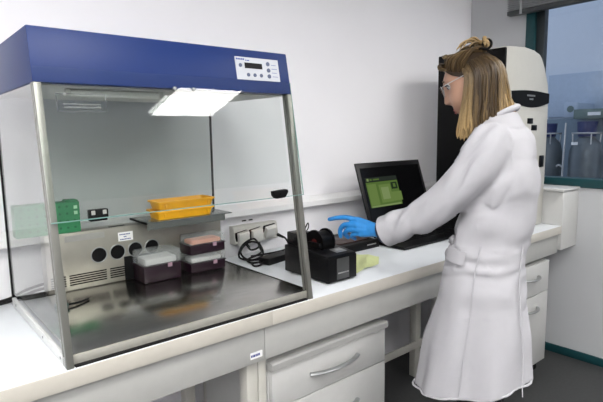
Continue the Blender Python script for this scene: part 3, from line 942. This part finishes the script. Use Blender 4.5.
ARM_R = [(-0.025, -0.150, 1.445), (-0.03, -0.175, 1.36), (-0.04, -0.215, 1.185), (-0.02, -0.218, 1.07), (0.01, -0.215, 0.945)]
for a in (ARM_L, ARM_R):
    limb(bd, a, [0.043, 0.042, 0.038, 0.034, 0.026])
for s in (-1, 1):
    limb(bd, [(0.0, s * 0.085, 0.90), (0.02, s * 0.085, 0.70), (0.03, s * 0.088, 0.50), (0.0, s * 0.09, 0.28), (-0.02, s * 0.09, 0.09)], [0.085, 0.072, 0.052, 0.048, 0.034])
    bd.tube([(-0.05, s * 0.09, 0.045), (0.03, s * 0.092, 0.045), (0.12, s * 0.10, 0.032), (0.165, s * 0.10, 0.026)], [0.030, 0.038, 0.034, 0.016], 14)
body = remesh(bd, 'body', M_skin, per, 0.0055, 2)

# face details
for s in (-1, 1):
    e = MB().sphere(hd(0.0715, s * 0.032, 0.012), 0.0120, 16, 12)
    eo = e.build('eye', M_eye, per, local=True)
    MB().sphere(hd(0.0770, s * 0.033, 0.010), 0.0074, 12, 8).build('iris', M_iris, eo, local=True)
    MB().tube([hd(0.083, s * 0.018, 0.018), hd(0.0865, s * 0.032, 0.020), hd(0.078, s * 0.046, 0.017), hd(0.070, s * 0.052, 0.011)], [0.0018, 0.003, 0.003, 0.0015], 8).build('eyelashes', M_iris, per, local=True)
    MB().tube([hd(0.088, s * 0.014, 0.034), hd(0.090, s * 0.03, 0.039), hd(0.082, s * 0.05, 0.034)], [0.003, 0.0035, 0.0015], 8).build('eyebrow', mat('brow_brown', (0.10, 0.06, 0.03), 0.7), per, local=True)
lp = MB().tube([hd(0.082, -0.020, -0.077), hd(0.0895, -0.008, -0.0715), hd(0.0905, 0, -0.0725), hd(0.0895, 0.008, -0.0715), hd(0.082, 0.020, -0.077)], [0.0016, 0.0042, 0.0042, 0.0042, 0.0016], 8)
lp.tube([hd(0.082, -0.019, -0.0785), hd(0.0885, -0.007, -0.083), hd(0.0885, 0.007, -0.083), hd(0.082, 0.019, -0.0785)], [0.0016, 0.0046, 0.0046, 0.0016], 8)
lp.build('lips', M_lip, per, local=True)

# spectacles
gl_ = MB()
for s in (-1, 1):
    pts = []
    for k in range(25):
        a = 2 * math.pi * k / 24
        pts.append(hd(0.103 - 0.006 * abs(math.cos(a)) * (1 if s * math.cos(a) > 0 else 0), s * 0.034 + 0.027 * math.cos(a), 0.004 + 0.019 * math.sin(a)))
    gl_.tube(pts, 0.0016, 6, cap=False)
    gl_.tube(smooth_path([hd(0.098, s * 0.061, 0.012), hd(0.085, s * 0.074, 0.016), hd(0.03, s * 0.080, 0.020), hd(-0.015, s * 0.081, 0.022), hd(-0.03, s * 0.080, 0.006)]), 0.0016, 6)
gl_.tube([hd(0.103, -0.008, 0.008), hd(0.107, 0, 0.011), hd(0.103, 0.008, 0.008)], 0.0015, 6)
go = gl_.build('spectacles', M_silver, per, local=True)
for s in (-1, 1):
    pts = [hd(0.1025, s * 0.034 + 0.0255 * math.cos(2 * math.pi * k / 20), 0.004 + 0.0178 * math.sin(2 * math.pi * k / 20)) for k in range(20)]
    pt2 = [p + HF * 0.0012 for p in pts]
    MB().loft([pts, pt2]).build('lens', M_lens, go, local=True)

# hair: strands with root and tip colours of their own
hb = MB()
cl = hb.bm.loops.layers.float_color.new('strand')
CLIP = hd(-0.075, 0.0, 0.088)


def lerp(a, b, t):
    return tuple(a[i] + (b[i] - a[i]) * t for i in range(3))


DARK, MID, LITE = (0.022, 0.014, 0.008), (0.070, 0.044, 0.021), (0.50, 0.345, 0.16)


def strand(pts, r0, r1, c0, c1, flat=0.55, k=5, n=7):
    pts = smooth_path(pts, k)
    m = len(pts)
    rr = []
    for i in range(m):
        f = i / (m - 1)
        rr.append((r0 + (r1 - r0) * f) * (1 if 0.08 < f < 0.85 else 0.55 if f < 0.08 else max(0.12, (1 - f) / 0.15)))
    before = len(hb.bm.faces)
    hb.tube(pts, rr, n, True, flat)
    hb.bm.faces.ensure_lookup_table()
    nf = len(hb.bm.faces)
    for fi in range(before, nf):
        seg = min((fi - before) // n, m - 1)
        c = lerp(c0, c1, seg / (m - 1))
        for lo in hb.bm.faces[fi].loops:
            lo[cl] = (c[0], c[1], c[2], 1)


# cap under the strands
cap_rings = []
for j in range(0, 15):
    th = math.radians(3 + j * 6.6)
    ring = []
    for k in range(40):
        ph = 2 * math.pi * k / 40
        front = 0.5 + 0.5 * math.cos(ph)
        tt = th * (1.0 - 0.56 * front ** 2)
        q = head_pt(math.sin(tt) * math.cos(ph), math.sin(tt) * math.sin(ph), math.cos(tt)) * 1.045
        ring.append(hd(q.x, q.y, q.z))
    cap_rings.append(ring)
before = 0
hb.loft(cap_rings)
for f in hb.bm.faces:
    for lo in f.loops:
        lo[cl] = (DARK[0] * 1.2, DARK[1] * 1.2, DARK[2] * 1.2, 1)


def skull(az, el, off):
    """point over the skull: azimuth from the face, elevation, in degrees"""
    a, e = math.radians(az), math.radians(el)
    d = (math.cos(e) * math.cos(a), math.cos(e) * math.sin(a), math.sin(e))
    q = head_pt(*d)
    return hd(*(q + Vector(d) * off))


# swept-back strands from the hair line to the clip
for i in range(110):
    s = 1 if i % 2 else -1
    f = (i // 2) / 54
    az = s * (4 + 84 * f + rnd.uniform(-2, 2))
    el = 53 - 26 * f + rnd.uniform(-3, 3)
    off = 0.006 + rnd.uniform(0, 0.006)
    p0 = skull(az, el, 0.002)
    p1 = skull(az * 1.08 + s * 6, el + 14, off + 0.005 + 0.003 * (1 - f))
    p2 = skull(az * 1.15 + s * (28 + 10 * f), 62 - 8 * f, off + 0.012)
    p3 = CLIP + Vector((rnd.uniform(-.012, .012), s * rnd.uniform(0, .018), rnd.uniform(-.010, .012)))
    c0 = lerp(DARK, MID, rnd.random()); c1 = lerp(MID, LITE, rnd.random() ** 2 * 0.8)
    strand([p0, p1, p2, p3], 0.0062, 0.0045, c0, c1)
# tuft swept up over the forehead
for i in range(12):
    s = rnd.uniform(-0.03, 0.045)
    p0 = hd(0.060, s, 0.094)
    p1 = hd(0.080 + rnd.uniform(-.004, .004), s * 1.1, 0.095 + rnd.uniform(-.006, .006))
    p2 = hd(0.080, s * 1.4 + 0.014, 0.082 + rnd.uniform(-.006, .006))
    p3 = hd(0.056, s * 1.3 + 0.036, 0.066)
    strand([p0, p1, p2, p3], 0.006, 0.003, lerp(MID, DARK, rnd.random()), lerp(MID, LITE, rnd.random() * 0.6))
# loose lengths falling at both sides and the back
for i in range(300):
    s = 1 if i % 3 else -1
    f = rnd.random()
    az = s * (84 + 92 * f)
    el = 34 + rnd.uniform(-8, 8)
    top = skull(az, el, 0.005)
    mid1 = skull(az, 2 + rnd.uniform(-6, 6), 0.008 + rnd.uniform(0, 0.012))
    xa = 0.112 - 0.172 * f ** 0.9 + rnd.uniform(-0.008, 0.008)
    side = s * (0.074 * math.cos(math.radians(76 * max(0, f - 0.45) / 0.55)) + rnd.uniform(-0.014, 0.010))
    zt = 1.468 + 0.092 * f + rnd.uniform(-0.016, 0.016)
    end = Vector((xa, side, zt))
    mid2 = mid1 * 0.45 + end * 0.55 + Vector((0.004 * math.sin(i), s * 0.006 * (1 - f), 0.0))
    mid3 = mid1 * 0.15 + end * 0.85 + Vector((rnd.uniform(-.006, .006), s * 0.004, 0))
    light = rnd.random() ** 2.2
    if f < 0.22: light = 0.5 + 0.6 * rnd.random()
    elif f > 0.74: light = 0.35 + 0.75 * rnd.random()
    else: light *= 0.45
    strand([top, mid1, mid2, mid3, end], 0.0062, 0.0050, lerp(DARK, MID, rnd.random() ** 1.5), lerp(lerp(DARK, MID, 0.6), LITE, light), 0.6, 4, 6)
# messy knot above the clip
for i in range(20):
    a = rnd.uniform(0, 6.28)
    b0 = CLIP + Vector((0.0, 0, 0.004))
    h = rnd.uniform(0.018, 0.040)
    dx, dy = rnd.uniform(-0.03, 0.085), rnd.uniform(-0.034, 0.034)
    p1 = b0 + Vector((dx * 0.5, dy * 0.7, h))
    p2 = b0 + Vector((dx, dy, h * 0.75))
    p3 = b0 + Vector((dx * 1.25, dy * 1.2, h * 0.1))
    strand([b0, p1, p2, p3], 0.0085, 0.0045, lerp(MID, LITE, rnd.random()), lerp(MID, LITE, 0.4 + 0.6 * rnd.random()))
hair = hb.build('hair', M_hair, per, sharp=60, local=True)
hc = MB().torus(CLIP + Vector((-0.012, 0.022, 0.016)), (0.35, 0.9, 0.2), 0.017, 0.0045, 20, 8)
hc.tube(smooth_path([CLIP + Vector((0.03, 0.03, -0.004)), CLIP + Vector((0.0, 0.036, 0.002)), CLIP + Vector((-0.03, 0.026, -0.012))]), [0.004] * 13, 8)
hc.build('hair_clip', M_black, per, local=True)

# lab coat
CR = [(1.555, -0.016, 0.058, 0.064), (1.53, -0.018, 0.070, 0.092), (1.50, -0.020, 0.084, 0.138), (1.465, -0.022, 0.103, 0.172), (1.41, -0.022, 0.120, 0.184), (1.36, -0.026, 0.128, 0.184), (1.28, -0.028, 0.131, 0.176), (1.19, -0.016, 0.129, 0.165), (1.10, 0.004, 0.131, 0.163),
      (1.01, 0.018, 0.139, 0.176), (0.93, 0.022, 0.147, 0.190), (0.846, 0.025, 0.157, 0.197), (0.72, 0.038, 0.186, 0.207), (0.60, 0.047, 0.198, 0.215), (0.52, 0.052, 0.209, 0.221)]


def cring(z):
    for (za, a1, a2, a3), (zb, b1, b2, b3) in zip(CR, CR[1:]):
        if zb <= z <= za:
            t_ = (za - z) / (za - zb)
            return a1 + (b1 - a1) * t_, a2 + (b2 - a2) * t_, a3 + (b3 - a3) * t_
    return CR[-1][1:] if z < 1 else CR[0][1:]


ct = MB()
ct.loft([ell(c, ha, hs, z, 48, 2.35, (lambda ca, sa, w=max(0, (0.85 - z) / 0.33): w * (0.024 - 0.050 * ca))) for z, c, ha, hs in CR])
SL_L = [(-0.006, 0.148, 1.446), (0.022, 0.162, 1.375), (0.082, 0.160, 1.300), (0.150, 0.142, 1.236), (0.240, 0.124, 1.178), (0.350, 0.107, 1.122)]
SL_R = [(-0.010, -0.148, 1.445), (-0.025, -0.172, 1.36), (-0.035, -0.195, 1.27), (-0.04, -0.212, 1.185), (-0.022, -0.218, 1.08), (0.006, -0.216, 0.965)]
for sl_ in (SL_L, SL_R):
    limb(ct, sl_[:-1], [0.074, 0.073, 0.068, 0.066, 0.060], 22)
    ct.tube(smooth_path(sl_[-2:] if False else [sl_[-3], sl_[-2], sl_[-1]]), [0.064] + [0.0625] * 5 + [0.060] + [0.0575] * 6, 22)


def coat_folds(me):
    for v in me.vertices:
        p = v.co
        n = v.normal
        d = 0.0
        ang = math.atan2(p.y, p.x - 0.03)
        arm = p.z > 1.0 and (p.x > 0.10 or (abs(p.y) > 0.17))
        if p.z < 1.02 and not arm:
            w = min(1, (1.02 - p.z) / 0.45)
            d += w * (0.0095 * math.sin(ang * 7 + 1.3 * math.sin(p.z * 5)) + 0.003 * math.sin(ang * 12 + 2.0 + p.z * 3))
            n = n.lerp(Vector((p.x - 0.03, p.y, 0)).normalized(), w).normalized()
        if not arm and 0.85 < p.z < 1.40:
            d += 0.006 * noise.noise(Vector((p.x * 9, p.y * 9, p.z * 16)))
        if arm:
            q = Vector((p.x * 0.8 + p.z * 0.6, p.y, p.z * 0.8 - p.x * 0.6))
            m_ = noise.noise(q * 7 + Vector((3, 1, 7)))
            d += 0.0135 * math.sin(q.x * 70 + 4.0 * noise.noise(q * 8)) * max(0.0, 0.25 + m_) + 0.008 * noise.noise(Vector((q.x * 26, q.y * 10, q.z * 9)))
        elif 1.08 < p.z < 1.5:
            d += 0.015 * noise.noise(Vector((p.x * 6 + p.z * 9, p.y * 6, p.z * 5 - p.x * 8)))
        if 0.93 < p.z < 1.10 and p.x < 0.2:
            k_ = math.exp(-((p.z - 1.01) / 0.05) ** 2)
            d += 0.013 * k_ * math.sin(p.z * 95 + 18 * p.x + 3 * noise.noise(p * 8)) * max(0, 0.3 + noise.noise(p * 6 + Vector((9, 2, 4))))
        d += 0.004 * noise.noise(Vector((p.x * 14, p.y * 14, p.z * 5 + 4)))
        v.co = p + n * d


coat = remesh(ct, 'lab_coat', M_coat, per, 0.007, 3, coat_folds)


def on_coat(deg, z, off=0.006):
    c, ha, hs = cring(z)
    a = math.radians(deg)
    ca, sa = math.cos(a), math.sin(a)
    p = 2.35
    return Vector((c + (ha + off) * math.copysign(abs(ca) ** (2 / p), ca), (hs + off) * math.copysign(abs(sa) ** (2 / p), sa), z))


for deg in (88, 150):
    sm_ = MB().tube([on_coat(deg + (3 if deg > 100 else 0) * (1.0 - z), z, 0.006) for z in [1.10 - 0.02 * k for k in range(28)]], 0.0022, 6)
    sm_.build('seam', M_coat, coat, local=True)
pk = MB()
a, b_ = on_coat(72, 1.055, 0.004), on_coat(112, 1.045, 0.004)
rings = []
for (off, zt) in ((0.002, 0.0), (0.008, 0.0), (0.009, -0.048), (0.002, -0.050)):
    rings.append([on_coat(34 + 6.5 * k, 1.078 - 0.006 * k / 6 + zt, off) for k in range(7)])
pk.loft(rings, cap=False, closed=False)
pk.build('pocket_flap', M_coat, coat, local=True)
cg = MB()
cgp = []
for k in range(25):
    a = math.radians(35 + 290 * k / 24)
    cgp.append((-0.012 + 0.060 * math.cos(a), 0.064 * math.sin(a), 1.543 - 0.030 * math.cos(a)))
cg.tube(cgp, [0.012] * 25, 10, flat=0.9)
cgo = cg.build('collar', M_coat, coat, local=True)
for pA, pB, rA, rB in (((0.335, 0.110, 1.129), (0.374, 0.1035, 1.111), 0.0590, 0.0610), ((0.000, -0.2163, 0.985), (0.0075, -0.2157, 0.935), 0.058, 0.059)):
    pA, pB = Vector(pA), Vector(pB)
    q = MB().tube([pA, pA.lerp(pB, 0.5), pB, pB, pA.lerp(pB, 0.4)], [rA, (rA + rB) / 2, rB, rB - 0.004, rA - 0.008], 28, cap=False)
    q.build('cuff', M_coat, coat, local=True)
# hem stitched edge
hm = MB()
hp = []
for k in range(65):
    a = 2 * math.pi * k / 64
    ca, sa = math.cos(a), math.sin(a)
    ww = (0.85 - 0.52) / 0.33
    c, ha, hs = 0.052, 0.211, 0.223
    d = 0.0075 * math.sin(a * 7) + 0.004 * math.sin(a * 13 + 3)
    hp.append((c + (ha + d) * math.copysign(abs(ca) ** (2 / 2.35), ca), (hs + d) * math.copysign(abs(sa) ** (2 / 2.35), sa), 0.528 + ww * (0.024 - 0.050 * ca)))
hm.tube(hp, 0.004, 8, cap=False)
hm.build('hem', M_coat, coat, local=True)

# gloves
def glove(mirror):
    g = MB()
    sx = -1 if mirror else 1
    rot = Matrix.Rotation(math.radians(78), 3, 'Y')
    def T(p):
        if not mirror:
            return Vector(p)
        return rot @ Vector((p[0] - 0.392, -(p[1] - 0.1), p[2] - 1.110)) + Vector((0.010, -0.215, 0.945))
    wrist = (0.392, 0.100, 1.110)
    fing = [
        ([(0.490, 0.094, 1.144), (0.540, 0.092, 1.152), (0.582, 0.090, 1.148), (0.620, 0.088, 1.139)], [0.0125, 0.0108, 0.0098, 0.0082]),
        ([(0.494, 0.104, 1.126), (0.545, 0.102, 1.124), (0.570, 0.092, 1.098), (0.572, 0.082, 1.070)], [0.0125, 0.0110, 0.0100, 0.0084]),
        ([(0.486, 0.107, 1.109), (0.530, 0.104, 1.104), (0.550, 0.088, 1.083), (0.543, 0.072, 1.066)], [0.0120, 0.0106, 0.0096, 0.0080]),
        ([(0.474, 0.105, 1.094), (0.508, 0.100, 1.087), (0.522, 0.084, 1.073), (0.514, 0.068, 1.062)], [0.0110, 0.0096, 0.0086, 0.0072]),
        ([(0.420, 0.082, 1.112), (0.462, 0.052, 1.120), (0.498, 0.044, 1.112), (0.526, 0.048, 1.098)], [0.0150, 0.0128, 0.0110, 0.0088])]
    for pts, rr in fing:
        limb(g, [T(p) for p in pts], rr, 12, 4)
        limb(g, [T(wrist), T(tuple((wrist[i] + pts[0][i]) / 2 for i in range(3))), T(pts[0])], [0.024, 0.0185, 0.0150] if pts is not fing[4][0] else [0.024, 0.018, 0.0150], 12, 4)
    limb(g, [T((0.352, 0.108, 1.124)), T(wrist), T((0.44, 0.098, 1.118))], [0.0315, 0.029, 0.024], 16, 4)
    limb(g, [T((0.44, 0.100, 1.105)), T((0.480, 0.106, 1.108))], [0.020, 0.014], 12, 4)
    o = remesh(g, 'glove', M_glove, per, 0.0026, 3)
    c = MB().tube(smooth_path([T((0.350, 0.108, 1.122)), T((0.370, 0.1045, 1.1135)), T((0.392, 0.1010, 1.1055))]), [0.050] * 10 + [0.048, 0.047, 0.044], 20)
    c.build('glove_cuff', M_glovecuff, o, local=True)
    return o


glove(False)
glove(True)
# trousers and shoes
tr = MB()
tr.loft([ell(0.005, 0.112, 0.168, 0.99), ell(0.008, 0.120, 0.176, 0.90), ell(0.008, 0.110, 0.17, 0.82)])
for s in (-1, 1):
    limb(tr, [(0.0, s * 0.085, 0.90), (0.015, s * 0.088, 0.70), (0.02, s * 0.092, 0.50), (0.0, s * 0.094, 0.28), (-0.015, s * 0.094, 0.10)], [0.095, 0.086, 0.074, 0.070, 0.068])
remesh(tr, 'trousers', M_trous, per, 0.010, 3)
for s in (-1, 1):
    prof = [(-0.075, 0.020, 0.030), (-0.06, 0.034, 0.050), (-0.01, 0.038, 0.058), (0.06, 0.043, 0.046), (0.13, 0.044, 0.034), (0.175, 0.032, 0.026), (0.195, 0.012, 0.016)]
    rg_ = []
    for x, hw, hh in prof:
        rg_.append([(x, s * 0.096 + hw * math.cos(a), max(0.002, 0.5 * hh + 0.02 + (0.5 * hh + 0.018) * math.sin(a))) for a in [2 * math.pi * k / 18 for k in range(18)]])
    MB().loft(rg_).build('shoe', M_shoe, per, local=True)
